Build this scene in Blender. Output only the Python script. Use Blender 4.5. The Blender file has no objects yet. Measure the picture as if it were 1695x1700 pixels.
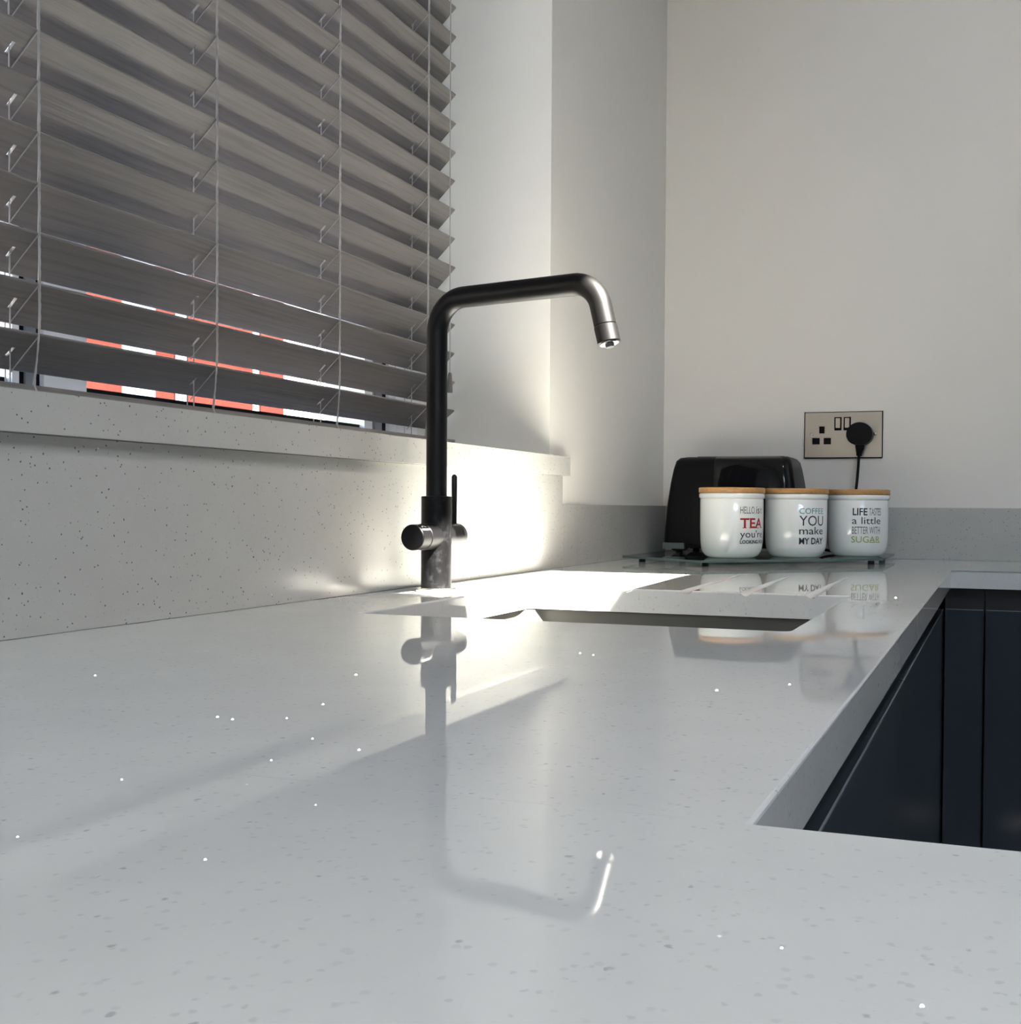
import bpy, bmesh, math, random
from mathutils import Vector, Matrix
random.seed(7)
PI = math.pi
S = bpy.context.scene
COL = S.collection

# ------------------------------------------------------------------ camera
cam_d = bpy.data.cameras.new('camera')
cam = bpy.data.objects.new('camera', cam_d); COL.objects.link(cam)
CX, CZ, YAW, PITCH, ROLL, FPX = 0.63874, 0.09343, 0.31692, -0.020968, 0.00776, 1839.94
fw = Vector((-math.sin(YAW)*math.cos(PITCH), math.cos(YAW)*math.cos(PITCH), math.sin(PITCH)))
rt = Vector((math.cos(YAW), math.sin(YAW), 0)); up = rt.cross(fw)
r2 = rt*math.cos(ROLL) + up*math.sin(ROLL); u2 = up*math.cos(ROLL) - rt*math.sin(ROLL)
mw = Matrix.Identity(4)
for i, v in enumerate((r2, u2, -fw)):
    for j in range(3): mw[j][i] = v[j]
mw[0][3], mw[1][3], mw[2][3] = CX, 0, CZ
cam.matrix_world = mw
cam_d.sensor_fit = 'HORIZONTAL'; cam_d.sensor_width = 36
cam_d.lens = FPX/1695*36
cam_d.shift_x = -205.38/1695; cam_d.shift_y = 31.16/1695
cam_d.clip_start = 0.01; cam_d.clip_end = 200
S.camera = cam

# ------------------------------------------------------------------ light
SUN_DIR = Vector((-1, .40, -1.40)).normalized()          # direction the light travels
world = bpy.data.worlds.new('World'); S.world = world; world.use_nodes = True
wn = world.node_tree.nodes; wl = world.node_tree.links
bg = wn['Background']; sky = wn.new('ShaderNodeTexSky')
sky.sky_type = 'NISHITA'; sky.sun_disc = False
sky.sun_elevation = math.asin(-SUN_DIR.z); sky.sun_rotation = math.atan2(-SUN_DIR.x, -SUN_DIR.y)
sky.air_density = 1.3; sky.dust_density = 3.0; sky.ozone_density = 1.0
wl.new(sky.outputs[0], bg.inputs[0]); bg.inputs[1].default_value = 1.3
sd = bpy.data.lights.new('sun', 'SUN'); sd.energy = 54; sd.angle = math.radians(.45); sd.color = (1, .93, .81)
sun = bpy.data.objects.new('sun', sd); COL.objects.link(sun)
sun.rotation_euler = SUN_DIR.to_track_quat('-Z', 'Y').to_euler(); sun.location = (6, -3, 8)
S.view_settings.view_transform = 'Standard'; S.view_settings.look = 'None'
S.view_settings.gamma = 1; S.view_settings.use_curve_mapping = False
S.view_settings.exposure = 1.14

def portal(loc, sx, sy, target):
    l = bpy.data.lights.new('daylight_portal', 'AREA'); l.shape = 'RECTANGLE'; l.size = sx; l.size_y = sy
    l.cycles.is_portal = True
    o = bpy.data.objects.new('daylight_portal', l); COL.objects.link(o)
    o.location = loc; o.rotation_euler = Vector(target).to_track_quat('-Z', 'Y').to_euler()
    return o

# ------------------------------------------------------------------ materials
def mat(name, col=(.8, .8, .8), rough=.5, metal=0, spec=.5, coat=0, coat_r=.05):
    m = bpy.data.materials.new(name); m.use_nodes = True
    b = m.node_tree.nodes['Principled BSDF']
    b.inputs['Base Color'].default_value = (*col, 1); b.inputs['Roughness'].default_value = rough
    b.inputs['Metallic'].default_value = metal; b.inputs['Specular IOR Level'].default_value = spec
    b.inputs['Coat Weight'].default_value = coat; b.inputs['Coat Roughness'].default_value = coat_r
    return m
def nd(m, t, **k):
    n = m.node_tree.nodes.new(t)
    for a, v in k.items(): setattr(n, a, v)
    return n
def lk(m, a, b): m.node_tree.links.new(a, b)
def bs(m): return m.node_tree.nodes['Principled BSDF']
def ramp(m, pts):
    r = nd(m, 'ShaderNodeValToRGB'); e = r.color_ramp.elements
    e[0].position, e[0].color = pts[0][0], (*pts[0][1], 1)
    e[1].position, e[1].color = pts[-1][0], (*pts[-1][1], 1)
    for p, c in pts[1:-1]:
        x = e.new(p); x.color = (*c, 1)
    return r
def mix(m, fac, a, b, bt='MIX'):
    n = nd(m, 'ShaderNodeMix', data_type='RGBA', blend_type=bt)
    for s, v in ((n.inputs[0], fac), (n.inputs[6], a), (n.inputs[7], b)):
        if isinstance(v, bpy.types.NodeSocket): lk(m, v, s)
        elif isinstance(v, tuple): s.default_value = (*v, 1)
        else: s.default_value = v
    return n.outputs[2]
def objcoord(m, scale=(1, 1, 1), rnd=False):
    tc = nd(m, 'ShaderNodeTexCoord'); mp = nd(m, 'ShaderNodeMapping'); mp.inputs['Scale'].default_value = scale
    lk(m, tc.outputs['Object'], mp.inputs['Vector'])
    if rnd:
        oi = nd(m, 'ShaderNodeObjectInfo'); ma = nd(m, 'ShaderNodeMath', operation='MULTIPLY'); ma.inputs[1].default_value = 37
        lk(m, oi.outputs['Random'], ma.inputs[0])
        cb = nd(m, 'ShaderNodeCombineXYZ'); lk(m, ma.outputs[0], cb.inputs[0]); lk(m, ma.outputs[0], cb.inputs[1])
        lk(m, cb.outputs[0], mp.inputs['Location'])
    return mp.outputs[0]
def noise(m, vec, scale, detail=3, rough=.5):
    n = nd(m, 'ShaderNodeTexNoise'); n.inputs['Scale'].default_value = scale
    n.inputs['Detail'].default_value = detail; n.inputs['Roughness'].default_value = rough
    lk(m, vec, n.inputs['Vector']); return n.outputs[0]
def bump(m, h, strength, dist):
    b = nd(m, 'ShaderNodeBump'); b.inputs['Strength'].default_value = strength; b.inputs['Distance'].default_value = dist
    lk(m, h, b.inputs['Height']); lk(m, b.outputs[0], bs(m).inputs['Normal'])

def quartz(name, base, dark, rough, mid, k=1.0, thr=.93):
    m = mat(name, base, rough)
    v0 = objcoord(m); v0.node.inputs['Location'].default_value = (.3713, .217, .4391); nz = nd(m, 'ShaderNodeTexNoise'); nz.inputs['Scale'].default_value = 420; lk(m, v0, nz.inputs['Vector'])
    va = nd(m, 'ShaderNodeVectorMath', operation='MULTIPLY_ADD'); va.inputs[1].default_value = (.0022,)*3; lk(m, nz.outputs['Color'], va.inputs[0]); lk(m, v0, va.inputs[2])
    v = va.outputs[0]
    def specks(cell, thr, size):
        # a voronoi cell in a few carries a chip of its own size
        vo = nd(m, 'ShaderNodeTexVoronoi', feature='F1'); vo.inputs['Scale'].default_value = cell
        lk(m, v, vo.inputs['Vector'])
        wh = nd(m, 'ShaderNodeTexWhiteNoise'); lk(m, vo.outputs['Position'], wh.inputs['Vector'])
        g = nd(m, 'ShaderNodeMath', operation='GREATER_THAN'); g.inputs[1].default_value = thr; lk(m, wh.outputs['Value'], g.inputs[0])
        rr = nd(m, 'ShaderNodeMapRange'); rr.inputs[1].default_value = size; rr.inputs[2].default_value = size*.55
        lk(m, vo.outputs['Distance'], rr.inputs[0])
        mu = nd(m, 'ShaderNodeMath', operation='MULTIPLY'); lk(m, g.outputs[0], mu.inputs[0]); lk(m, rr.outputs[0], mu.inputs[1])
        return mu.outputs[0]
    c = mix(m, noise(m, v, 22, 4, .6), tuple(x*.94 for x in base), tuple(min(1, x*1.05) for x in base))
    c = mix(m, specks(300*k, .80, .36), c, mid)
    c = mix(m, specks(230*k, thr, .25), c, dark)
    c = mix(m, specks(420*k, .93, .40), c, tuple(x*.86 for x in base))
    c = mix(m, specks(150, .9915, .13), c, (1, 1, 1))
    lk(m, c, bs(m).inputs['Base Color'])
    return m
M = {}
M['quartz'] = quartz('polished_quartz', (.60, .615, .61), (.42, .425, .43), .022, (.54, .555, .555), .9)
bs(M['quartz']).inputs['Specular IOR Level'].default_value = .58
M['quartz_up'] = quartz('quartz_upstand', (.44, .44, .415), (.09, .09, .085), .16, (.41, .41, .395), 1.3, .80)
M['chip'] = mat('mirror_chip', (1, 1, 1), .05, 1)
M['seam'] = mat('seam_filler', (.35, .36, .36), .5)

def plaster(name, col, rough=.75):
    m = mat(name, col, rough); v = objcoord(m)
    n = noise(m, v, 2.5, 4); c = mix(m, n, tuple(x*.97 for x in col), tuple(min(1, x*1.03) for x in col))
    lk(m, c, bs(m).inputs['Base Color']); bump(m, noise(m, v, 220, 2), .12, .0006)
    return m
M['wall'] = plaster('painted_wall', (.78, .74, .69), .5)
M['wall2'] = plaster('painted_side_wall', (.77, .755, .705), .45)
M['ceiling'] = plaster('ceiling_paint', (.82, .82, .81), .9)
M['floor'] = plaster('floor_tile', (.03, .029, .028), .5)
M['wall3'] = plaster('bounce_cut_wall', (.09, .09, .095), .5)  # unseen right wall, darkened to cut light bounced onto the slab edge

def wood(name, a, b, sc, rough, bm_s, rnd=True):
    m = mat(name, a, rough); v = objcoord(m, sc, rnd)
    n = noise(m, v, 6, 6, .65)
    r = ramp(m, [(.30, b), (.52, a), (.75, tuple(min(1, x*1.08) for x in a))]); lk(m, n, r.inputs[0])
    lk(m, r.outputs[0], bs(m).inputs['Base Color']); bump(m, n, bm_s, .0012)
    return m
M['slat'] = wood('grey_painted_wood', (.215, .200, .195), (.160, .150, .148), (40, 1.0, 40), .33, .55)
M['lid'] = wood('bamboo', (.50, .27, .10), (.33, .16, .055), (6, 60, 60), .5, .1)
M['cord'] = mat('blind_cord', (.40, .385, .37), .8)
M['cord_dark'] = mat('cord_tassel', (.16, .15, .14), .5)
M['black'] = mat('matte_black_metal', (.004, .004, .0045), .42, 0, .27)
def scuff():
    m = mat('scuffed_black_metal', (.004, .004, .0045), .38, 0, .17); v = objcoord(m)
    n = noise(m, v, 95, 8, .75); r = ramp(m, [(.50, (.003, .003, .0035)), (.66, (.014, .015, .017)), (.76, (.05, .053, .06))])
    lk(m, n, r.inputs[0]); lk(m, r.outputs[0], bs(m).inputs['Base Color']); return m
M['scuff'] = scuff()
M['steel'] = mat('satin_steel', (.55, .54, .52), .25, 1)
M['sinkm'] = mat('grey_sink', (.12, .118, .108), .38, .35)
M['white'] = mat('glazed_white', (.80, .82, .80), .06, 0, .5, .3)
M['ink'] = mat('ink_black', (.025, .025, .03), .5)
M['ink_soft'] = mat('ink_grey', (.13, .13, .14), .5)
M['ink_red'] = mat('ink_red', (.45, .03, .025), .5)
M['ink_teal'] = mat('ink_teal', (.05, .25, .29), .5)
M['ink_green'] = mat('ink_green', (.30, .38, .10), .5)
M['gloss_black'] = mat('gloss_black_plastic', (.002, .002, .0025), .05, 0, .35)
M['matt_black'] = mat('matt_black_plastic', (.003, .003, .0035), .40, 0, .16)
M['grey_pl'] = mat('grey_plastic', (.10, .12, .12), .4)
M['cabinet'] = mat('gloss_anthracite', (.034, .042, .050), .09, 0, .5)
M['edge_highlight'] = mat('painted_edge_highlight', (.22, .24, .26), .15)  # pale grey paints the highlight along the door tops
M['carcass'] = mat('dark_carcass', (.012, .013, .015), .4)
M['upvc'] = mat('window_frame_white', (.78, .80, .84), .25)
M['gasket'] = mat('black_gasket', (.004, .004, .005), .6, 0, .15)
M['upvc_grey_and_shaded'] = mat('grey_and_shaded_upvc', (.22, .24, .27), .35)  # real grey outside; on the window, white uPVC with its shade painted in
def brushed():
    m = mat('brushed_bronze_steel', (.50, .45, .39), .30, 1); v = objcoord(m, (4, 1, 500))
    n = noise(m, v, 6, 4); c = mix(m, n, (.44, .39, .335), (.58, .525, .46)); lk(m, c, bs(m).inputs['Base Color'])
    r = nd(m, 'ShaderNodeMapRange'); r.inputs[3].default_value = .24; r.inputs[4].default_value = .40
    lk(m, n, r.inputs[0]); lk(m, r.outputs[0], bs(m).inputs['Roughness']); return m
M['brushed'] = brushed()
def glass(name, tint, rim=None):
    m = bpy.data.materials.new(name); m.use_nodes = True; nt = m.node_tree; nt.nodes.clear()
    out = nt.nodes.new('ShaderNodeOutputMaterial'); mx = nt.nodes.new('ShaderNodeMixShader')
    fr = nt.nodes.new('ShaderNodeFresnel'); fr.inputs[0].default_value = 1.45
    tr = nt.nodes.new('ShaderNodeBsdfTransparent'); tr.inputs[0].default_value = (*tint, 1)
    gl = nt.nodes.new('ShaderNodeBsdfGlossy'); gl.inputs['Roughness'].default_value = .02
    ge = nt.nodes.new('ShaderNodeNewGeometry'); mm = nt.nodes.new('ShaderNodeMath'); mm.operation = 'SUBTRACT'; mm.inputs[0].default_value = 1; m2 = nt.nodes.new('ShaderNodeMath'); m2.operation = 'MULTIPLY'
    nt.links.new(ge.outputs['Backfacing'], mm.inputs[1]); nt.links.new(mm.outputs[0], m2.inputs[0]); nt.links.new(fr.outputs[0], m2.inputs[1])
    for a, b in ((m2.outputs[0], mx.inputs[0]), (tr.outputs[0], mx.inputs[1]), (gl.outputs[0], mx.inputs[2]), (mx.outputs[0], out.inputs[0])): nt.links.new(a, b)
    return m
M['glass'] = glass('window_glass', (.93, .95, .94))
M['board'] = glass('green_edge_glass', (.86, .92, .90))
M['board_edge'] = mat('glass_edge', (.10, .15, .14), .1)
def brickm():
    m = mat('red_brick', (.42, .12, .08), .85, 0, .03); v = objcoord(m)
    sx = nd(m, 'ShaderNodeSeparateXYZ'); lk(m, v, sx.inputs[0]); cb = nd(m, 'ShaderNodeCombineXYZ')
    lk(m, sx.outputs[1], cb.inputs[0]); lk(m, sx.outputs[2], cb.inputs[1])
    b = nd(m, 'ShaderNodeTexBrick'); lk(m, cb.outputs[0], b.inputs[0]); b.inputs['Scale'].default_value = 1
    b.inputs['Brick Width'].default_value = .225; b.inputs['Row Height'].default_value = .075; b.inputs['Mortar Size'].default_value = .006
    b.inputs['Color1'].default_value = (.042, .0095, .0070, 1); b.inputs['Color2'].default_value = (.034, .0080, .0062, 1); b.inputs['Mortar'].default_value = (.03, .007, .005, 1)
    lk(m, b.outputs[0], bs(m).inputs['Base Color']); return m
M['brick'] = brickm()
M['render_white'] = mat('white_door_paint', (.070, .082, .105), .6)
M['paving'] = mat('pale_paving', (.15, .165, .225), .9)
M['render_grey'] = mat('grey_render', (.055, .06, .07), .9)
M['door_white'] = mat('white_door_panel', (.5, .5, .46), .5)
M['render_cream'] = mat('cream_bounce_render', (.40, .34, .29), .9)  # warm tone for the unseen bounce section of the facade
M['roof'] = mat('roof_slate', (.10, .10, .11), .7)

# ------------------------------------------------------------------ mesh helpers
def link(name, bm, m, parent=None, smooth=False, bevel=0, segs=2):
    if bevel:
        es = [e for e in bm.edges if len(e.link_faces) == 2 and e.calc_face_angle(0) > math.radians(40)]
        bmesh.ops.bevel(bm, geom=es, offset=bevel, segments=segs, affect='EDGES', profile=.5, clamp_overlap=True)
    bmesh.ops.recalc_face_normals(bm, faces=bm.faces)
    me = bpy.data.meshes.new(name); bm.to_mesh(me); bm.free()
    me.materials.append(m)
    if smooth: shade(me, smooth if not isinstance(smooth, bool) else 35)
    o = bpy.data.objects.new(name, me); COL.objects.link(o)
    if parent: o.parent = parent
    return o
def shade(me, deg):
    me.polygons.foreach_set('use_smooth', [True]*len(me.polygons))
    me.set_sharp_from_angle(angle=math.radians(deg))
def box(bm, x0, x1, y0, y1, z0, z1):
    vs = [bm.verts.new((x, y, z)) for x in (x0, x1) for y in (y0, y1) for z in (z0, z1)]
    for f in ((0,1,3,2),(4,6,7,5),(0,4,5,1),(2,3,7,6),(0,2,6,4),(1,5,7,3)): bm.faces.new([vs[i] for i in f])
def B(*a):
    bm = bmesh.new(); box(bm, *a); return bm
def prism(bm, pts, z0, z1, axis='z'):
    def P(a, b, c): return {'z': (a, b, c), 'y': (a, c, b), 'x': (c, a, b)}[axis]
    lo = [bm.verts.new(P(x, y, z0)) for x, y in pts]; hi = [bm.verts.new(P(x, y, z1)) for x, y in pts]
    bm.faces.new(lo[::-1]); bm.faces.new(hi)
    n = len(pts)
    for i in range(n): bm.faces.new((lo[i], lo[(i+1) % n], hi[(i+1) % n], hi[i]))
def tube(bm, pts, r, n=10, cap=True):
    pts = [Vector(p) for p in pts]; rings = []
    rr = r if isinstance(r, (list, tuple)) else [r]*len(pts)
    t0 = (pts[1]-pts[0]).normalized(); ref = Vector((0, 0, 1)) if abs(t0.z) < .9 else Vector((1, 0, 0))
    u = (ref - t0*ref.dot(t0)).normalized()
    for i, p in enumerate(pts):
        t = (pts[min(i+1, len(pts)-1)] - pts[max(i-1, 0)]).normalized()
        u = (u - t*u.dot(t)).normalized(); v = t.cross(u)
        rings.append([bm.verts.new(p + (u*math.cos(2*PI*k/n) + v*math.sin(2*PI*k/n))*rr[i]) for k in range(n)])
    for a, b in zip(rings, rings[1:]):
        for k in range(n): bm.faces.new((a[k], a[(k+1) % n], b[(k+1) % n], b[k]))
    if cap: bm.faces.new(rings[0][::-1]); bm.faces.new(rings[-1])
def lathe(bm, prof, n=48, c=(0, 0, 0), axis='z'):
    rings = []
    def P(r, h, a):
        x, y = r*math.cos(a), r*math.sin(a)
        q = (x, y, h) if axis == 'z' else ((x, h, y) if axis == 'y' else (h, x, y))
        return Vector(q) + Vector(c)
    for r, h in prof:
        rings.append([bm.verts.new(P(r, h, 2*PI*k/n)) for k in range(n)] if r > 1e-6 else [bm.verts.new(P(0, h, 0))])
    for a, b in zip(rings, rings[1:]):
        if len(a) == 1 and len(b) == 1: continue
        for k in range(n):
            k2 = (k+1) % n
            if len(a) == 1: bm.faces.new((a[0], b[k2], b[k]))
            elif len(b) == 1: bm.faces.new((a[k], a[k2], b[0]))
            else: bm.faces.new((a[k], a[k2], b[k2], b[k]))
def thing(name, label, cat, loc=(0, 0, 0), group=None):
    o = bpy.data.objects.new(name, None); COL.objects.link(o); o.location = loc; o.empty_display_size = .05
    o['label'] = label; o['category'] = cat
    if group: o['group'] = group
    return o
def under(o, parent):
    """child built in world coordinates"""
    o.parent = parent; o.matrix_parent_inverse = Matrix.Translation(-Vector(parent.location)); return o
def tag(o, label, cat, group=None):
    o['label'] = label; o['category'] = cat
    if group: o['group'] = group
    return o
def struct(o): o['kind'] = 'structure'; return o
def hole_plate(us, vs, holes, f_lo, f_hi):
    """grid of cells us x vs, without the hole cells; f_lo/f_hi map (u,v)->3D"""
    bm = bmesh.new(); A = {}; Bv = {}
    for i, u in enumerate(us):
        for j, v in enumerate(vs): A[i, j] = bm.verts.new(f_lo(u, v)); Bv[i, j] = bm.verts.new(f_hi(u, v))
    cells = {(i, j) for i in range(len(us)-1) for j in range(len(vs)-1)} - set(holes)
    for i, j in cells:
        q = [(i, j), (i+1, j), (i+1, j+1), (i, j+1)]
        bm.faces.new([A[k] for k in q][::-1]); bm.faces.new([Bv[k] for k in q])
        for (di, dj), (a, b) in (((0, -1), (0, 1)), ((1, 0), (1, 2)), ((0, 1), (2, 3)), ((-1, 0), (3, 0))):
            if (i+di, j+dj) not in cells: bm.faces.new((A[q[a]], A[q[b]], Bv[q[b]], Bv[q[a]]))
    bmesh.ops.delete(bm, geom=[v for v in bm.verts if not v.link_faces], context='VERTS')
    return bm

# ------------------------------------------------------------------ dimensions (metres)
W, YN, YF, D = .5707, .3205, 1.7765, 2.147
T = .027                 # worktop thickness
WX, DW = -.006, 2.153    # wall planes
YR = 1.552               # window reveal side
ZSB, ZST = .1413, .1702  # sill underside, top
XW = -.24                # window plane
FLOOR, CEIL = -.90, 1.50
XR, YB = 3.2, -2.6       # opposite walls
Y0W = -.12               # near end of window
ZH = 1.18                # window head
# roof window opening (its sun patch falls beside the tap)
k = CEIL/1.40
RW = (.020+k, .230+k, 1.045-.4*k, 1.500-.4*k)

# ------------------------------------------------------------------ room shell
bm = hole_plate([YB-.3, Y0W, YR, DW+.3], [FLOOR-.1, ZSB, ZH, CEIL+.3], [(1, 1)], lambda u, v: (-.30, u, v), lambda u, v: (WX, u, v))
struct(link('wall_left', bm, M['wall2']))
struct(link('wall_back', B(WX, XR+.3, DW, DW+.3, FLOOR-.1, CEIL+.3), M['wall']))
struct(link('wall_right', B(XR, XR+.3, YB-.3, DW, FLOOR-.1, CEIL+.3), M['wall3']))
struct(link('wall_front', B(WX, XR, YB-.3, YB, FLOOR-.1, CEIL+.3), M['wall']))
struct(link('floor', B(WX, XR, YB, DW, FLOOR-.1, FLOOR), M['floor']))
LX0, LX1, LY0, LY1 = 1.36, 2.60, -2.40, -.76      # roof lantern
bm = hole_plate([WX, RW[0], RW[1], LX0, LX1, XR], [YB, LY0, LY1, RW[2], RW[3], DW], [(1, 3), (3, 1)], lambda u, v: (u, v, CEIL), lambda u, v: (u, v, CEIL+.006))
struct(link('ceiling', bm, M['ceiling']))
portal(((LX0+LX1)/2, (LY0+LY1)/2, CEIL+.004), LX1-LX0, LY1-LY0, (0, 0, -1))
portal((-.26, (Y0W+YR)/2, (ZST+ZH)/2), YR-Y0W, ZH-ZST, (1, 0, 0))

# roof lantern over the room behind and to the right of the camera: curb, bars, panes
lan = bpy.data.objects.new('window_2', None); COL.objects.link(lan); lan['kind'] = 'structure'
bm = hole_plate([LX0-.06, LX0, LX1, LX1+.06], [LY0-.06, LY0, LY1, LY1+.06], [(1, 1)], lambda u, v: (u, v, CEIL+.0065), lambda u, v: (u, v, CEIL+.16))
link('window_frame', bm, M['upvc'], lan)
for i in range(1, 3):
    c = LX0+(LX1-LX0)*i/3; link('glazing_bar', B(c-.02, c+.02, LY0+.0005, LY1-.0005, CEIL+.10, CEIL+.15), M['upvc'], lan)
for i in range(3):
    a_ = LX0+(LX1-LX0)*i/3+(.021 if i else .001); b_ = LX0+(LX1-LX0)*(i+1)/3-(.021 if i < 2 else .001)
    link('pane', B(a_, b_, LY0+.001, LY1-.001, CEIL+.12, CEIL+.128), M['glass'], lan)

# ------------------------------------------------------------------ kitchen window
win = bpy.data.objects.new('window_1', None); COL.objects.link(win); win['kind'] = 'structure'
def frame_part(y0, y1, z0, z1, name='window_frame', x0=XW-.06, x1=XW, m='upvc', bev=.003):
    return link(name, B(x0, x1, y0, y1, z0, z1), M[m], win, bevel=bev)
ZW0 = ZSB+.002
ZF0, ZF1 = .2023, ZH-.055
# outer frame members
frame_part(Y0W, Y0W+.055, ZW0, ZH)
frame_part(Y0W+.0555, YR-.0005, ZW0, ZF0); frame_part(Y0W+.0555, YR-.0005, ZF1, ZH)
# upright profiles from left to right: (y0, y1, front face x, material, name)
PR = [(.196, .204, XW+.004, 'gasket', 'gasket'), (.2045, .2555, XW+.010, 'upvc', 'mullion'), (.256, .262, XW+.004, 'gasket', 'gasket'),
      (.7975, .8053, XW+.010, 'upvc', 'glazing_bead'), (.8055, .8140, XW+.006, 'gasket', 'gasket'), (.8142, .8264, XW+.008, 'upvc_grey_and_shaded', 'mullion'),
      (.8266, .8313, XW+.007, 'gasket', 'gasket'), (.8315, .8369, XW+.012, 'upvc', 'glazing_bead'), (.8371, .8640, XW+.011, 'upvc', 'sash'), (.8642, .8868, XW+.009, 'upvc', 'sash'),
      (1.3981, 1.4189, XW+.010, 'upvc', 'glazing_bead'), (1.4191, 1.4300, XW+.006, 'upvc_grey_and_shaded', 'sash'), (1.4302, 1.4489, XW+.008, 'upvc_grey_and_shaded', 'sash'),
      (1.4491, 1.4609, XW+.007, 'gasket', 'gasket'), (1.4611, 1.4700, XW+.012, 'upvc', 'glazing_bead'), (1.4702, 1.4818, XW+.010, 'upvc', 'glazing_bead'),
      (1.4820, 1.5000, XW+.012, 'upvc', 'window_frame'), (1.5002, YR-.0005, XW+.010, 'upvc', 'window_frame')]
for a, b, fx, m, nm in PR:
    frame_part(a, b, ZF0+.0002, ZF1-.0002, nm, XW-.055, fx, m, .0012 if b-a > .01 else 0)
for a, b in ((Y0W+.0555, .1955), (.2625, .797), (.887, 1.3978)):
    link('gasket', B(XW-.045, XW+.002, a, b, ZF0+.0002, .2098), M['gasket'], win)
    link('pane', B(XW-.030, XW-.024, a+.0002, b-.0002, .2100, ZF1-.0003), M['glass'], win)

# sill slab
sill = link('window_sill', B(XW, .0113, Y0W, YR, ZSB, ZST), M['quartz_up'])
bm = bmesh.new(); prism(bm, [(XW, Y0W), (.0113, Y0W-.03), (.0113, 1.5946), (WX+.0002, 1.5946), (WX+.0002, YR-.0003), (XW, YR-.0003)], ZSB, ZST)
old = sill; bpy.data.objects.remove(old)
sill = link('trim_1', bm, M['quartz_up'], bevel=.0015); struct(sill)

# upstands
struct(link('trim_2', B(WX+.0002, 0, YB, 1.5915, .0003, ZSB-.0003), M['quartz_up']))
struct(link('trim_3', B(WX+.0002, 0, 1.5925, DW-.0003, .0003, .0973), M['quartz_up'], bevel=.0008))
struct(link('trim_4', B(.0003, 2.6, D, DW-.0002, .0003, .0973), M['quartz_up'], bevel=.0008))

# ------------------------------------------------------------------ worktop
SX0, SX1, SY0, SY1 = .1119, .4888, .8372, 1.2064
wt = thing('worktop', 'pale speckled quartz kitchen worktop running below the window with a sink cut-out', 'worktop', (0, 0, -T))
def boolean_cut(o, cutters):
    for c in cutters:
        md = o.modifiers.new('b', 'BOOLEAN'); md.operation = 'DIFFERENCE'; md.object = c; md.solver = 'EXACT'
    dg = bpy.context.evaluated_depsgraph_get(); dg.update()
    me = bpy.data.meshes.new_from_object(o.evaluated_get(dg)); o.modifiers.clear(); o.data = me
    for c in cutters: bpy.data.objects.remove(c)
def slab(pts, edges_round):
    """slab with an eased top arris on the listed outline edges"""
    bm = bmesh.new(); prism(bm, pts, -T, 0); bm.verts.ensure_lookup_table()
    n = len(pts); sel = []
    for i in edges_round:
        a = bm.verts[n+i]; b = bm.verts[n+(i+1) % n]; e = bm.edges.get((a, b)); sel.append(e)
    bmesh.ops.bevel(bm, geom=sel, offset=.0018, segments=3, affect='EDGES', profile=.5)
    return bm
main = link('slab', slab([(-.0058, YN+.0002), (W, YN+.0002), (W, YF), (2.6, YF), (2.6, DW), (-.0058, DW)], [1, 2]), M['quartz'])
pen = link('slab', slab([(-.0058, -.30), (.80, -.30), (.80, YN), (W+.0, YN), (-.0058, YN-.0002)], [0, 1, 2]), M['quartz'])
# sink cut-out with a flared arris, rounded corners
def rrect(x0, x1, y0, y1, r, n=5):
    P = []
    for cx, cy, a0 in ((x1-r, y1-r, 0), (x0+r, y1-r, 90), (x0+r, y0+r, 180), (x1-r, y0+r, 270)):
        for i in range(n+1):
            a = math.radians(a0+90*i/n); P.append((cx+r*math.cos(a), cy+r*math.sin(a)))
    return P
bm = bmesh.new(); rings = []
for e, z in ((0, -.06), (0, -.0016), (.0005, -.0005), (.0018, .0002), (.003, .01)):
    rings.append([bm.verts.new((x, y, z)) for x, y in rrect(SX0-e, SX1+e, SY0-e, SY1+e, .006+e)])
for a, b in zip(rings, rings[1:]):
    for i in range(len(a)): bm.faces.new((a[i], a[(i+1) % len(a)], b[(i+1) % len(a)], b[i]))
bm.faces.new(rings[0][::-1]); bm.faces.new(rings[-1])
cut = [link('cutter', bm, M['quartz'])]
for gx0, gx1, ye in ((.1725, .158, 1.54), (.2375, .2205, 1.551), (.3075, .2945, 1.560), (.3765, .364, 1.560), (.4480, .4445, 1.556)):
    bm = bmesh.new(); R = .0085
    tube(bm, [(gx0, SY1-.05, R-.0050), (gx1, ye, R+.0002), (gx1-.0005, ye+.04, R+.0012)], R, 28)
    cut.append(link('cutter', bm, M['quartz']))
boolean_cut(main, cut)
under(main, wt); under(pen, wt)
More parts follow.
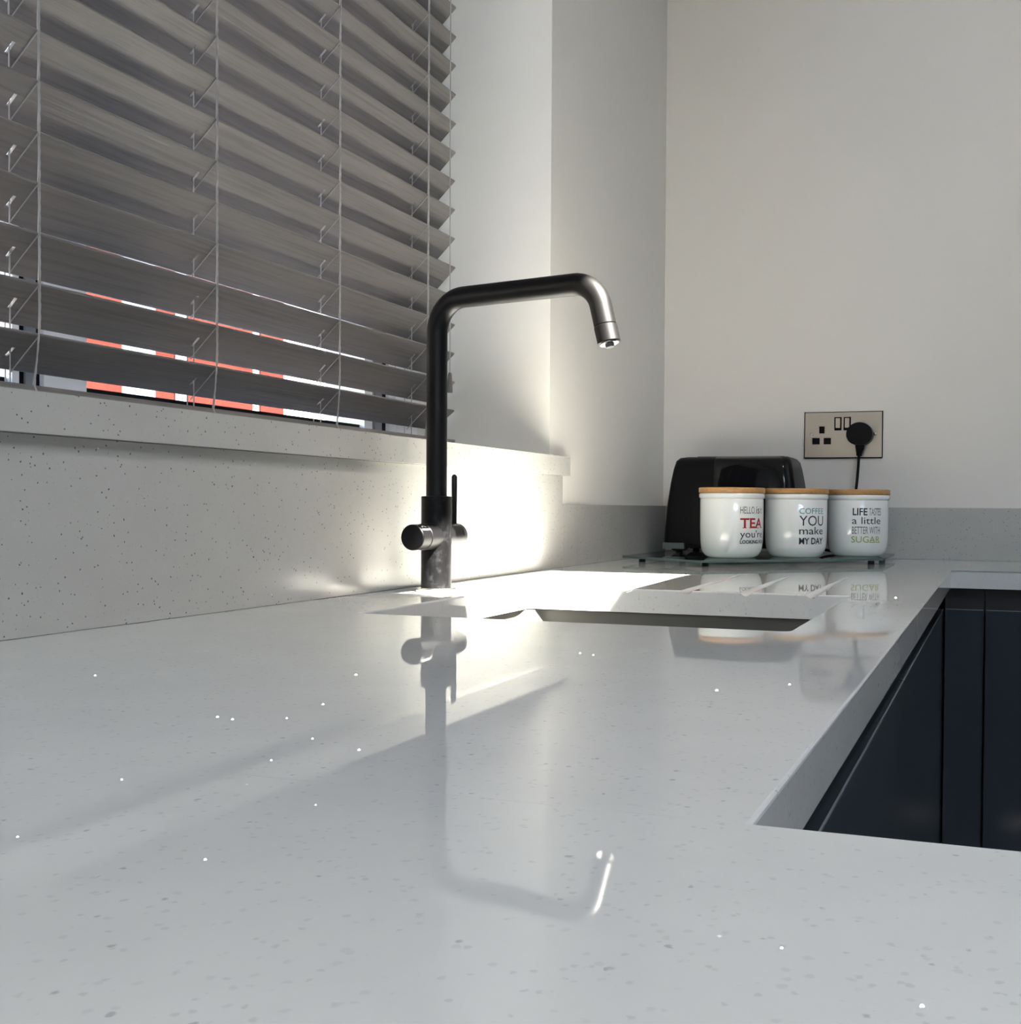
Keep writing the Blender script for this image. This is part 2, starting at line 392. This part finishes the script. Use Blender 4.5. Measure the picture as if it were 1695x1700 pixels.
# mirror chips in the quartz, each tilted so it glints from the roof lantern
eye = Vector((CX, 0, CZ)); bm = bmesh.new()
CH = [(.3798,.2389),(.3586,.3004),(.1753,.478),(.3148,.4033),(.3245,.401),(.388,.3415),(.4086,.3672),(.5964,.2318),(.6265,.2131),(.4423,.2398),
      (.4383,.2952),(.3867,.6597),(.3975,.6547),(.5034,.5502),(.5375,1.1955),(.535,.5829),(.3446,.4115),(.38,.3789),(.3398,.446),(.3045,.5301)]
for i, (x, y) in enumerate(CH):
    p = Vector((x, y, .0001)); L = (Vector((1.8+.8*random.random(), -1.5, 1.6)) - p).normalized(); E = (eye-p).normalized()
    n = (L+E).normalized(); a = n.orthogonal().normalized(); b = n.cross(a); r = random.uniform(.6, 1.2)*(.00022 + .0009*y)
    vs = [bm.verts.new(p + (a*math.cos(q)*r + b*math.sin(q)*r)) for q in [j*2*PI/7 for j in range(7)]]
    lo = [bm.verts.new(v.co - n*.0003) for v in vs]; bm.faces.new(vs); bm.faces.new(lo[::-1])
    for j in range(7): bm.faces.new((vs[j], vs[(j+1) % 7], lo[(j+1) % 7], lo[j]))
ch = under(link('mirror_chips', bm, M['chip']), wt); ch['kind'] = 'stuff'

# ------------------------------------------------------------------ sink
sink = thing('sink', 'grey undermounted kitchen sink below the cut-out in the worktop', 'sink', ((SX0+SX1)/2, (SY0+SY1)/2, -.23))
bm = bmesh.new(); rings = []; e = .006
prof = [(.030, -T-.0012, .02), (e, -T-.0012, .012), (e, -T-.0035, .012), (e-.004, -.20, .02), (-.020, -.225, .03), (-.12, -.229, .03)]
for off, z, r in prof:
    rings.append([bm.verts.new((x, y, z)) for x, y in rrect(SX0-off, SX1+off, SY0-off, SY1+off, max(r, .004)+.02)])
for a, b in zip(rings, rings[1:]):
    for i in range(len(a)): bm.faces.new((a[i], a[(i+1) % len(a)], b[(i+1) % len(a)], b[i]))
bm.faces.new(rings[-1])
under(link('bowl', bm, M['sinkm'], smooth=40), sink)
bm = bmesh.new(); lathe(bm, [(0, .004), (.012, .004), (.018, .001), (.030, .0015), (.036, .003), (.042, .002), (.043, .0005)], 32, ((SX0+SX1)/2, (SY0+SY1)/2, -.2288))
under(link('waste_strainer', bm, M['steel'], smooth=True), sink)

# ------------------------------------------------------------------ tap
TX, TY = .0567, 1.0818
tap = thing('kitchen_tap', 'matte black swan-neck kitchen mixer tap with two side handles beside the sink', 'tap', (TX, TY, 0))
bm = bmesh.new(); lathe(bm, [(0, .0002), (.0212, .0002), (.0216, .0008), (.0216, .0034), (.0208, .0044), (.0160, .0046), (0, .0046)], 48)
o = link('base_flange', bm, M['steel'], tap, smooth=True); o['label'] = 'satin steel base ring'
bm = bmesh.new(); lathe(bm, [(0, .0046), (.0158, .0046), (.0164, .0052), (.0164, .1032), (.0156, .1040), (.0112, .1042), (0, .1042)], 48)
link('tap_body', bm, M['scuff'], tap, smooth=True)
R, ZA = .0112, .3172
U = Vector((.978, -.208, 0))
def ap(r, z): return U*r + Vector((0, 0, z))
pts = [ap(0, .1035), ap(0, .16), ap(0, .22), ap(0, ZA-.036)]
for i in range(1, 13):
    a = PI/2*i/12; pts.append(ap(.036-.036*math.cos(a), ZA-.036+.036*math.sin(a)))
R2 = .032; xc = .1785
pts += [ap(.08, ZA), ap(.12, ZA), ap(.16, ZA)]
for i in range(0, 13):
    a = math.radians(75)*i/12; pts.append(ap(xc+R2*math.sin(a), ZA-R2+R2*math.cos(a)))
dn = Vector((.2588, 0, -.9659)); tip0 = Vector((xc+R2*math.sin(math.radians(75)), 0, ZA-R2+R2*math.cos(math.radians(75))))
tp = lambda t: ap(tip0.x+dn.x*t, tip0.z+dn.z*t)
pts += [tp(.010), tp(.0205)]
bm = bmesh.new(); tube(bm, pts, R, 32); link('spout', bm, M['black'], tap, smooth=True)
bm = bmesh.new(); tube(bm, [tp(.0205), tp(.0212), tp(.0213), tp(.0220), tp(.0385), tp(.0392)], [R*.9, R*.9, R*.98, R*1.04, R*1.04, R*.98], 32)
link('aerator_collar', bm, M['black'], tap, smooth=True)
bm = bmesh.new(); tube(bm, [tp(.0385), tp(.0402)], [R*.92, R*.86], 32); ar = link('aerator', bm, M['steel'], tap, smooth=True); ar['label'] = 'steel aerator insert'
bm = bmesh.new(); tube(bm, [tp(.0400), tp(.0435)], [R*.42, R*.36], 16); link('nozzle', bm, M['grey_pl'], ar, smooth=True)
ZHN = .0603; HR = .0137
def hcyl(y0, y1, r, bv=.0008):
    b = bmesh.new(); s = 1 if y1 > y0 else -1
    lathe(b, [(0, y0), (r, y0), (r, y1-s*bv), (r-bv, y1), (0, y1)], 40, (0, 0, ZHN), 'y'); return b
sl = link('valve_housing', hcyl(-.009, -.0335, HR+.0005, .0005), M['black'], tap, smooth=True)
h1 = link('handle', hcyl(-.0342, -.0525, HR, .001), M['black'], tap, smooth=True)
link('valve_housing', hcyl(.009, .0335, HR+.0005, .0005), M['black'], tap, smooth=True)
h2 = link('handle', hcyl(.0342, .0490, HR, .001), M['black'], tap, smooth=True)
bm = bmesh.new(); hh = .1292
tube(bm, [(0, .0415, ZHN+HR-.003), (0, .0415, .09), (0, .0415, hh-.003), (0, .0415, hh-.0012), (0, .0415, hh)], [.0030, .0031, .0032, .0024, .0008], 16)
link('lever', bm, M['black'], h2, smooth=True)
# printed marks on the near handle
def on_handle(y, a, lift=.00025):  # point on handle surface, angle from +x up
    return (math.cos(a)*(HR+lift), y, ZHN+math.sin(a)*(HR+lift))
bm = bmesh.new()
def strip(p):  # list of (y, angle)
    vs = [bm.verts.new(on_handle(y, math.radians(a))) for y, a in p]; bm.faces.new(vs)
strip([(-.0350, 34), (-.0500, 34), (-.0500, 42), (-.0350, 42)])
strip([(-.0395, 50), (-.0430, 62), (-.0422, 63), (-.0385, 51)]); strip([(-.0466, 50), (-.0430, 62), (-.0438, 63), (-.0476, 51)])
mk = link('handle_mark', bm, mat('mark_white', (.8, .8, .78), .4), h1); mk['label'] = 'small white printed arrow and bar'

# ------------------------------------------------------------------ base cabinets
DS = .010; ZD = -.060; zb = -.75
def cabinet(label, axis, a0, a1, at, deep, loc, group=None, ndoor=1):
    """front plane at `at`; axis 'x': front faces +x, spans y; axis 'y': front faces -y, spans x"""
    t = thing('base_cabinet', label, 'cabinet', loc, group)
    def bb(p0, p1, q0, q1, z0, z1):
        return B(q0, q1, p0, p1, z0, z1) if axis == 'x' else B(p0, p1, q0, q1, z0, z1)
    f = lambda d: at-d if axis == 'x' else at+d
    q = sorted((f(.022), f(deep)))
    top = ZD-.012 if axis == 'y' else -.245
    under(link('body', bb(a0+.0005, a1-.0005, q[0], q[1], zb, top), M['carcass']), t)
    q = sorted((f(.026), f(.030)))
    ch = under(link('handle_channel', bb(a0+.0005, a1-.0005, q[0], q[1], ZD-.0115, -T-.0005), M['carcass'], bevel=.0005), t)
    q = sorted((f(.0), f(.0195))); w = (a1-a0)/ndoor
    q0 = q
    for i in range(ndoor):
        q = q0
        under(link('door', bb(a0+i*w+.002, a0+(i+1)*w-.002, q[0], q[1], zb+.02, ZD-.0012), M['cabinet'], bevel=.0004), t)
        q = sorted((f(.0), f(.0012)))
        under(link('edge_highlight', bb(a0+i*w+.002, a0+(i+1)*w-.002, q[0], q[1], ZD-.0011, ZD), M['edge_highlight']), t)  # thin added strip carrying the painted edge highlight
    q = sorted((f(.06), f(.076)))
    under(link('plinth', bb(a0+.0005, a1-.0005, q[0], q[1], FLOOR+.0005, zb-.0005), M['cabinet']), t)
    return t
FX = W-DS; FY = YF+DS
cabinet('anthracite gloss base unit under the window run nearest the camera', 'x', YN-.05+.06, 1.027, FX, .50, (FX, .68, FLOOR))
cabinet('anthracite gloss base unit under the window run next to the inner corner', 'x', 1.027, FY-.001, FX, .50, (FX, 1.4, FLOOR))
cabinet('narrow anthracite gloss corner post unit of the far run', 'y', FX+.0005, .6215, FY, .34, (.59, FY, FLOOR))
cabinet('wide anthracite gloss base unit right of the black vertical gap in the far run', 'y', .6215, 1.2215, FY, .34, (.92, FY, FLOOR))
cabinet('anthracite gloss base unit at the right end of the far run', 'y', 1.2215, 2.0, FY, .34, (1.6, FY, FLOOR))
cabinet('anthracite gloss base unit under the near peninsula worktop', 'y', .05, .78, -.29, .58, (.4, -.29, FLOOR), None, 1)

# ------------------------------------------------------------------ venetian blind
XB = -.157; PIT = .04375; Z0K = .50395; SWX, SWZ = .0340, .0326; YE = 1.532; YS = -.09
LAD = [1.4472, 1.2195, .9875, .7570, .5265, .2960, .0655]
blind = thing('venetian_blind', 'grey wood-grain venetian blind hanging in the window recess with tilted slats', 'blind', (XB-.017, .72, ZST))
L = math.hypot(SWX, SWZ); ux, uz = -SWX/L, -SWZ/L; nx, nz = -uz, ux    # n: towards room and down
th = .0030
us = [0, .0012, .019, .032, L-.0012, L]
vs = [YS]
for y in sorted(LAD): vs += [y-.0140, y-.0108]
vs.append(YE)
holes = [(2, 2*i+1) for i in range(len(LAD))]
def thick(u): return .0006 if u in (us[0], us[-1]) else 0
lo = lambda u, v: (ux*u+nx*(th-thick(u)), v, uz*u+nz*(th-thick(u)))
hi = lambda u, v: (ux*u+nx*thick(u), v, uz*u+nz*thick(u))
bm = hole_plate(us, vs, holes, lo, hi); bmesh.ops.recalc_face_normals(bm, faces=bm.faces)
sme = bpy.data.meshes.new('slat'); bm.to_mesh(sme); bm.free(); sme.materials.append(M['slat'])
KS = list(range(6, -14, -1))
for kk in KS:
    o = bpy.data.objects.new('slat', sme); COL.objects.link(o)
    o.location = (XB, random.uniform(-.0015, .0015), Z0K-kk*PIT)
    o.rotation_euler = (0, random.uniform(-.006, .006) + (.105 if kk == 6 else 0), 0)
    under(o, blind)
ZR0, ZR1 = ZST+.0012, .1952
bm = B(XB-.046, XB+.002, YS, YE+.002, ZR0, ZR1); br = under(link('bottom_rail', bm, M['slat'], bevel=.003), blind)
ztop = Z0K+13*PIT+.03
under(link('headrail', B(XB-.05, XB+.008, YS-.01, YE+.012, ztop, ztop+.045), M['slat'], bevel=.002), blind)
for li, y in enumerate(LAD):
    bm = bmesh.new(); xf = XB+.0012; xbk = XB-SWX-.0015
    for kk in KS:
        z = Z0K-kk*PIT; zn = z-PIT if kk < 6 else ZR1
        bow = 0 if kk < 6 else -.006
        tube(bm, [(xf, y, z), (xf+.0006, y+bow*.4, (z+zn)/2), (xf, y+bow, zn)], .00062, 5)
        tube(bm, [(xbk, y-.001, z-SWZ-.001), (xbk, y-.001, zn-SWZ-.001 if kk < 6 else ZR1)], .0006, 5)
        tube(bm, [(XB+nx*.0038, y-.0006, z+nz*.0038), (XB-SWX*.5+nx*.0038, y-.0010, z-SWZ*.5+nz*.0038), (XB-SWX+nx*.0038, y-.001, z-SWZ+nz*.0038)], .0006, 5)
    tube(bm, [(xf, y, Z0K+13*PIT), (xf, y, ztop)], .0006, 5); tube(bm, [(xbk, y-.001, Z0K+13*PIT-SWZ), (xbk, y-.001, ztop)], .0006, 5)
    tube(bm, [(xf+.001, y-.006, ZR1), (XB+.0035, y-.004, ZR1-.006), (XB+.0042, y+.002, ZR1-.018), (XB+.0036, y+.003, ZR0+.002)], .0009, 6)
    under(link('ladder_cord', bm, M['cord'], smooth=60), blind)
    bm = bmesh.new()   # twisted lift cord through the slots
    n = 90; z1, z2 = ZR1, ztop
    for s in (0, PI):
        tube(bm, [(XB-.0175+.0003*math.cos(s+i*1.3), y-.0124+.0003*math.sin(s+i*1.3), z1+(z2-z1)*i/n) for i in range(n+1)], .0005, 5)
    under(link('lift_cord', bm, M['cord'], smooth=60), blind)
    bm = bmesh.new()   # twisted outer cord seen in front of the slats
    n = 240; rr = .00042 if li != 0 else .0005
    for s in (0, PI):
        tube(bm, [(xf+.0014+.0004*math.cos(s+i*1.25), y+.0004+.0004*math.sin(s+i*1.25)-(.006*max(0, .25-(ZR1+(z2-z1)*i/n))/.055 if ZR1+(z2-z1)*i/n < .25 else 0), z1+(z2-z1)*i/n) for i in range(n+1)], rr, 4)
    under(link('outer_cord', bm, M['cord'], smooth=60), blind)
bm = bmesh.new(); tube(bm, [(-.140, 1.4846, ztop+.02), (-.140, 1.4852, .6), (-.140, 1.4875, .293)], .0009, 6)
pc = under(link('pull_cord', bm, M['cord'], smooth=60), blind)
bm = bmesh.new(); lathe(bm, [(0, .030), (.0018, .030), (.0030, .027), (.0042, .002), (.0038, 0), (0, 0)], 16, (-.140, 1.4876, .2625))
o = link('tassel', bm, M['cord_dark'], smooth=True); under(o, blind)

# ------------------------------------------------------------------ far corner: glass board, canisters, toaster
ZB0, ZB1 = .0072, .0110
brd = thing('glass_worktop_saver', 'thin clear glass board on small black feet under toaster and canisters', 'board', (.20, 1.90, 0))
C0 = Vector((.195, 1.690)); dR = Vector((.79, .613)).normalized(); dL = Vector((-dR.y, dR.x))
BP = [(.030, 1.795), (.196, 1.688), (.455, 1.905), (.455, 2.125), (.030, 2.125)]
bm = bmesh.new(); prism(bm, BP, ZB0, ZB1); under(link('glass_plate', bm, M['board']), brd)
bm = bmesh.new()
for a, b in zip(BP, BP[1:]+BP[:1]):
    a, b = Vector(a), Vector(b); d_ = (b-a).normalized(); n_ = Vector((d_.y, -d_.x))*.0006
    prism(bm, [tuple(a), tuple(b), tuple(b+n_), tuple(a+n_)], ZB0, ZB1)
o = under(link('glass_edge', bm, M['board_edge']), brd); o['label'] = 'dark green polished edge'
for x, y in ((.060, 1.81), (.196, 1.715), (.435, 1.915), (.435, 2.10), (.05, 2.10)):
    bm = bmesh.new(); lathe(bm, [(0, .0002), (.006, .0002), (.0055, ZB0), (0, ZB0)], 16, (x, y, 0)); under(link('foot', bm, M['matt_black']), brd)

def textmesh(txt, w, h, bold=0):
    cu = bpy.data.curves.new('t', 'FONT'); cu.body = txt; cu.size = 1; cu.fill_mode = 'BOTH'; cu.resolution_u = 3; cu.offset = bold
    o = bpy.data.objects.new('t', cu); COL.objects.link(o)
    dg = bpy.context.evaluated_depsgraph_get(); dg.update()
    me = bpy.data.meshes.new_from_object(o.evaluated_get(dg)); bpy.data.objects.remove(o)
    bm = bmesh.new(); bm.from_mesh(me); bpy.data.meshes.remove(me)
    xs = [v.co.x for v in bm.verts]; ys = [v.co.y for v in bm.verts]
    x0, x1, y0, y1 = min(xs), max(xs), min(ys), max(ys)
    for v in bm.verts:
        v.co.x = (v.co.x-x0)/(x1-x0)*w; v.co.y = (v.co.y-y0)/(y1-y0)*h; v.co.z = 0
    for i in range(1, int(w/.003)+1):
        bmesh.ops.bisect_plane(bm, geom=bm.verts[:]+bm.edges[:]+bm.faces[:], plane_co=(i*.003, 0, 0), plane_no=(1, 0, 0))
    return bm
def add_serifs(bm, h, stems, w, t=.0011):
    for x, top, bot in stems:
        for flag, y in ((top, h-t*.5), (bot, t*.5)):
            if flag:
                vs = [bm.verts.new((max(-.0005, x-w), y-t/2, 0)), bm.verts.new((x+w, y-t/2, 0)), bm.verts.new((x+w, y+t/2, 0)), bm.verts.new((max(-.0005, x-w), y+t/2, 0))]
                bm.faces.new(vs)
def outline(bm): pass
RB = .0532; HB = .1075
def canister(label, x, y, start, lines):
    t = thing('canister', label, 'canister', (x, y, ZB1), 'storage canisters with bamboo lids')
    prof = [(0, .0004), (.034, .0), (.040, .0008), (.0455, .0045), (.0495, .0105), (.0515, .018), (.0525, .028), (RB, .05), (RB, HB-.0105),
            (RB-.0006, HB-.0095), (RB+.0012, HB-.0080), (RB+.0020, HB-.006), (RB+.0020, HB-.0022), (RB+.0010, HB-.0004), (RB-.002, HB), (RB-.004, HB-.0005), (RB-.004, HB-.02), (0, HB-.02)]
    bm = bmesh.new(); lathe(bm, prof, 72); body = link('body', bm, M['white'], t, smooth=50)
    bm = bmesh.new(); z = HB+.0003
    lathe(bm, [(0, z-.006), (RB-.006, z-.006), (RB-.006, z), (RB+.0016, z), (RB+.0024, z+.0010), (RB+.0024, z+.0078), (RB+.0014, z+.0090), (0, z+.0092)], 72)
    ld = link('lid', bm, M['lid'], t, smooth=50); ld['label'] = 'bamboo lid'
    cdir = math.atan2(0-y, CX-x)      # towards camera; positive angles run to the right in view
    for txt, z0, h, w, m, xo, stems in lines:
        bm = textmesh(txt, w, h, .022 if txt in ('LIFE', 'LOOKING FOR', 'MY DAY', 'TEA') else 0)
        if stems: add_serifs(bm, h, [(s[0]*w, s[1], s[2]) for s in stems], w*.075)
        for v in bm.verts:
            a = cdir + math.radians(start) + (v.co.x+xo)/RB
            rr = RB + .00035
            if z0+v.co.y < .03: rr = RB - .0005 + .0006
            v.co = Vector((rr*math.cos(a), rr*math.sin(a), z0+v.co.y))
        link('printed_text', bm, M[m], t)
    return t
canister('left white canister printed HELLO is it TEA you\'re looking for', .2135, 1.822, 15, [
    ('HELLO,', .0720, .0135, .029, 'ink_soft', 0, None), ('is', .0740, .0115, .0085, 'ink', .0315, None), ('it', .0740, .0115, .0065, 'ink_soft', .0425, None),
    ('TEA', .0500, .0165, .0480, 'ink_red', 0, [(.16, 0, 1), (.42, 1, 1), (.73, 0, 1), (.97, 0, 1)]),
    ("you're", .0310, .0155, .0500, 'ink', 0, None), ('LOOKING FOR', .0245, .0060, .0540, 'ink', 0, None)])
canister('middle white canister printed COFFEE YOU make MY DAY', .3085, 1.900, 6, [
    ('COFFEE', .0740, .0095, .0480, 'ink_teal', 0, None), ('YOU', .0540, .0170, .0480, 'ink', 0, None),
    ('make', .0395, .0125, .0470, 'ink', 0, None), ('MY DAY', .0230, .0110, .0470, 'ink', 0, None)])
canister('right white canister printed LIFE TASTES a little BETTER WITH SUGAR', .4035, 1.985, -11.5, [
    ('LIFE', .0720, .0125, .0250, 'ink', .002, None), ('TASTES', .0720, .0125, .0240, 'ink_soft', .0300, None), ('a little', .0570, .0120, .0520, 'ink', .001, None),
    ('BETTER WITH', .0400, .0125, .0510, 'ink_soft', .001, None), ('SUGAR', .0250, .0110, .0520, 'ink_green', 0, [(.93, 0, 1), (.70, 0, 1)])])

# toaster
TF, TB_, TXL, TXR = 1.955, 2.105, .052, .303
toa = thing('toaster', 'glossy black two-slot toaster standing behind the white canisters', 'toaster', ((TXL+TXR)/2, (TF+TB_)/2, ZB1))
def loft(secs):
    bm = bmesh.new(); rings = []
    for z, x0, x1, y0, y1, r in secs: rings.append([bm.verts.new((x, y, z)) for x, y in rrect(x0, x1, y0, y1, r, 6)])
    for a, b in zip(rings, rings[1:]):
        for i in range(len(a)): bm.faces.new((a[i], a[(i+1) % len(a)], b[(i+1) % len(a)], b[i]))
    bm.faces.new(rings[0][::-1]); bm.faces.new(rings[-1]); return bm
def shell(x0, x1, g0, g1, off, r):
    S_ = []
    for z, a, b in ((.028, 0, 0), (.060, .002, .002), (.10, .005, .005), (.14, .010, .009), (.165, .0145, .012), (.180, .018, .017), (.1860, .023, .026), (.1880, .032, .038)):
        S_.append((z, x0+a*g0, x1-a*g1, TF+b+off, TB_-b-off, r))
    return S_
under(link('end_housing', loft(shell(TXL, TXL+.105, 1, 0, 0, .012)), M['matt_black'], smooth=45), toa)
under(link('side_panel', loft(shell(TXL+.088, TXR-.012, 0, .8, -.0012, .010)), M['gloss_black'], smooth=45), toa)
under(link('end_housing', loft(shell(TXR-.040, TXR, 0, 1, .0, .012)), M['matt_black'], smooth=45), toa)
under(link('base', B(TXL+.008, TXR-.008, TF+.008, TB_-.008, .0215, .028), M['matt_black'], bevel=.002), toa)
for yy in (2.005, 2.050):
    o = under(link('toast_slot', B(TXL+.055, TXR-.035, yy-.008, yy+.008, .1878, .1890), M['carcass'], bevel=.0005), toa)
for cx_, pl in ((TXL+.030, 1), (TXR-.03, 1)):
    for cy_ in (TF+.014, TB_-.016):
        bm = bmesh.new(); prism(bm, [(cx_-.020, .0215), (cx_+.018, .0215), (cx_+.008, .0145), (cx_-.010, .0145)], cy_-.008, cy_+.008, 'y'); 
        f = under(link('foot', bm, M['matt_black']), toa)
        bm = bmesh.new(); lathe(bm, [(0, ZB1+.0001), (.007, ZB1+.0001), (.006, .0146), (0, .0146)], 16, (cx_-.001, cy_, 0)); under(link('rubber_pad', bm, M['matt_black']), toa)
bm = B(TXL+.002, TXL+.042, TF-.004, TF+.006, .0185, .0295); o = under(link('cord_bracket', bm, M['grey_pl'], bevel=.0015), toa); o['label'] = 'grey plastic bracket'

# ------------------------------------------------------------------ socket, plug, flex
PX, PZ, PW, PH = .2813, .1931, .146, .086
soc = thing('double_socket', 'brushed bronze double power socket with black inserts on the far wall', 'socket', (PX+PW/2, DW, PZ+PH/2))
xs_ = [0, .0027, .0135, .0268, .0265+.0001, .0372, .0375]
def cellgrid(holes_mm):
    us = sorted({0, PW} | {a/1000 for h in holes_mm for a in h[:2]}); vs_ = sorted({0, PH} | {a/1000 for h in holes_mm for a in h[2:]})
    hs = []
    for i in range(len(us)-1):
        for j in range(len(vs_)-1):
            cu, cv = (us[i]+us[i+1])/2, (vs_[j]+vs_[j+1])/2
            if any(h[0]/1000 < cu < h[1]/1000 and h[2]/1000 < cv < h[3]/1000 for h in holes_mm): hs.append((i, j))
    return us, vs_, hs
HM = [(27, 37.6, 46, 59.5), (14, 28.5, 25, 37.5), (35.8, 50, 25, 37.5), (56, 70, 51.5, 77), (73.7, 87.7, 51.5, 77)]
HM = [(h[0], h[1], h[2], h[3]) for h in HM]
us, vs_, hs = cellgrid(HM)
def tap_e(u, v):   # plate edge falls back towards the wall
    return (PX+u, DW-.0045, PZ+v)
bm = hole_plate(us, vs_, hs, lambda u, v: (PX+u, DW-.0012, PZ+v), tap_e)
for v in bm.verts:      # chamfered rim
    pass
under(link('face_plate', bm, M['brushed']), soc)
bm = bmesh.new()
for a in ((PX-.0016, PX+.0001, PZ-.0016, PZ+PH+.0016), (PX+PW-.0001, PX+PW+.0016, PZ-.0016, PZ+PH+.0016)):
    box(bm, a[0], a[1], DW-.0042, DW-.0002, a[2], a[3])
for a in ((PZ-.0022, PZ+.0001), (PZ+PH-.0001, PZ+PH+.0012)):
    box(bm, PX+.0001, PX+PW-.0001, DW-.0042, DW-.0002, a[0], a[1])
o = under(link('plate_rim', bm, M['matt_black']), soc); o['label'] = 'black gasket rim'
under(link('insert_backing', B(PX+.004, PX+PW-.004, DW-.0012, DW-.0003, PZ+.004, PZ+PH-.004), M['gasket']), soc)
for h in HM[3:]:
    under(link('rocker_switch', B(PX+h[0]/1000+.0028, PX+h[1]/1000-.0028, DW-.0072, DW-.0013, PZ+h[2]/1000+.0048, PZ+h[3]/1000-.0022), M['brushed'], bevel=.0007), soc)
for x, z in ((.0125, .044), (PW-.0125, .044)):
    bm = bmesh.new(); lathe(bm, [(0, -.0046), (.0036, -.0046), (.0036, -.0052), (.0030, -.0060), (.0012, -.0064), (0, -.0064)], 20, (PX+x, DW, PZ+z), 'y'); under(link('screw', bm, M['steel'], smooth=True), soc)
plug = thing('plug', 'black three-pin plug in the right half of the wall socket', 'plug', (PX+.107, DW-.0046, PZ+.040))
bm = bmesh.new(); O = []
cxp, czp = PX+.1065, PZ+.0425
for i in range(29):
    a = math.radians(-40+i*260/28); r = (.0245, .0222)
    O.append((cxp+r[0]*math.cos(a), czp+r[1]*math.sin(a)))
O += [(cxp-.0150, czp-.0175), (cxp-.0095, czp-.0200), (cxp+.0095, czp-.0200), (cxp+.0150, czp-.0175)]
prism(bm, O, DW-.0047, DW-.030, 'y')
under(link('plug_body', bm, M['matt_black'], bevel=.003, segs=3), plug)
bm = bmesh.new(); tube(bm, [(cxp, DW-.017, czp-.018), (cxp, DW-.017, czp-.026), (cxp-.001, DW-.017, czp-.036), (cxp-.0015, DW-.017, czp-.041)], [.0095, .0085, .0058, .0050], 20)
under(link('flex_grip', bm, M['matt_black'], smooth=True), plug)
bm = bmesh.new()
def bez(p, n=26):
    P4 = [Vector(q) for q in p]; return [((1-t)**3)*P4[0]+3*t*(1-t)**2*P4[1]+3*t*t*(1-t)*P4[2]+t**3*P4[3] for t in [i/n for i in range(n+1)]]
pth = bez([(cxp-.0015, DW-.017, czp-.040), (cxp-.004, DW-.017, .12), (cxp-.010, 2.10, .06), (cxp-.03, 2.085, .0165)]) + bez([(cxp-.03, 2.085, .0165), (cxp-.045, 2.075, .0145), (TXR+.03, 2.07, .0150), (TXR+.0035, 2.06, .0300)])[1:]
tube(bm, pth, .0027, 12); under(link('flex', bm, M['matt_black'], smooth=True), plug)

# ------------------------------------------------------------------ outside
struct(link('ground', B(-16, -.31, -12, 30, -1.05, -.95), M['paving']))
struct(link('trim_5', B(-.95, -.301, YB-.3, DW+.6, 1.36, 1.42), M['render_white']))     # unseen soffit, added to keep high sky light off the slats
nb = thing('neighbouring_building', 'sunlit red and white neighbouring building seen through the gaps of the blind', 'building', (-6.2, 8, -.95))
def bpart(name, y0, y1, m, x=-6.0, z1=2.3, z0=-.95): return under(link(name, B(-6.4, x, y0, y1, z0, z1), M[m]), nb)
bpart('cream_bounce_wall', -6, 1.5, 'render_cream'); bpart('rendered_wall', 1.502, 4.5, 'render_grey'); bpart('brick_wall', 4.502, 7.126, 'brick'); bpart('white_panel', 7.128, 7.476, 'render_white', -5.98); bpart('brick_wall', 7.478, 7.79, 'brick', -6.06)  # first section is unseen, added to bounce sunlight onto the window reveal
under(link('downpipe', B(-6.05, -5.97, 7.79, 7.83, -.95, 2.28), M['upvc_grey_and_shaded']), nb)
bpart('brick_wall', 7.83, 8.76, 'brick'); bpart('grey_post', 8.762, 8.878, 'upvc_grey_and_shaded', -6.02); bpart('brick_wall', 8.88, 9.23, 'brick')
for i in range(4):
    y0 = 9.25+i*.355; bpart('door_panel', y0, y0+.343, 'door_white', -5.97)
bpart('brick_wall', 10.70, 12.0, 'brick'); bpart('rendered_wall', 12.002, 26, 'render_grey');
bpart('sky_block_wall', -6, 26, 'render_grey', -5.96, 4.6, 2.301)  # unseen upper storey, height added to block sky light on the blind
bm = bmesh.new(); prism(bm, [(-5.75, 4.6), (-8.6, 6.6), (-11.4, 4.6)], -6.3, 26.3, 'y'); under(link('roof', bm, M['roof']), nb)
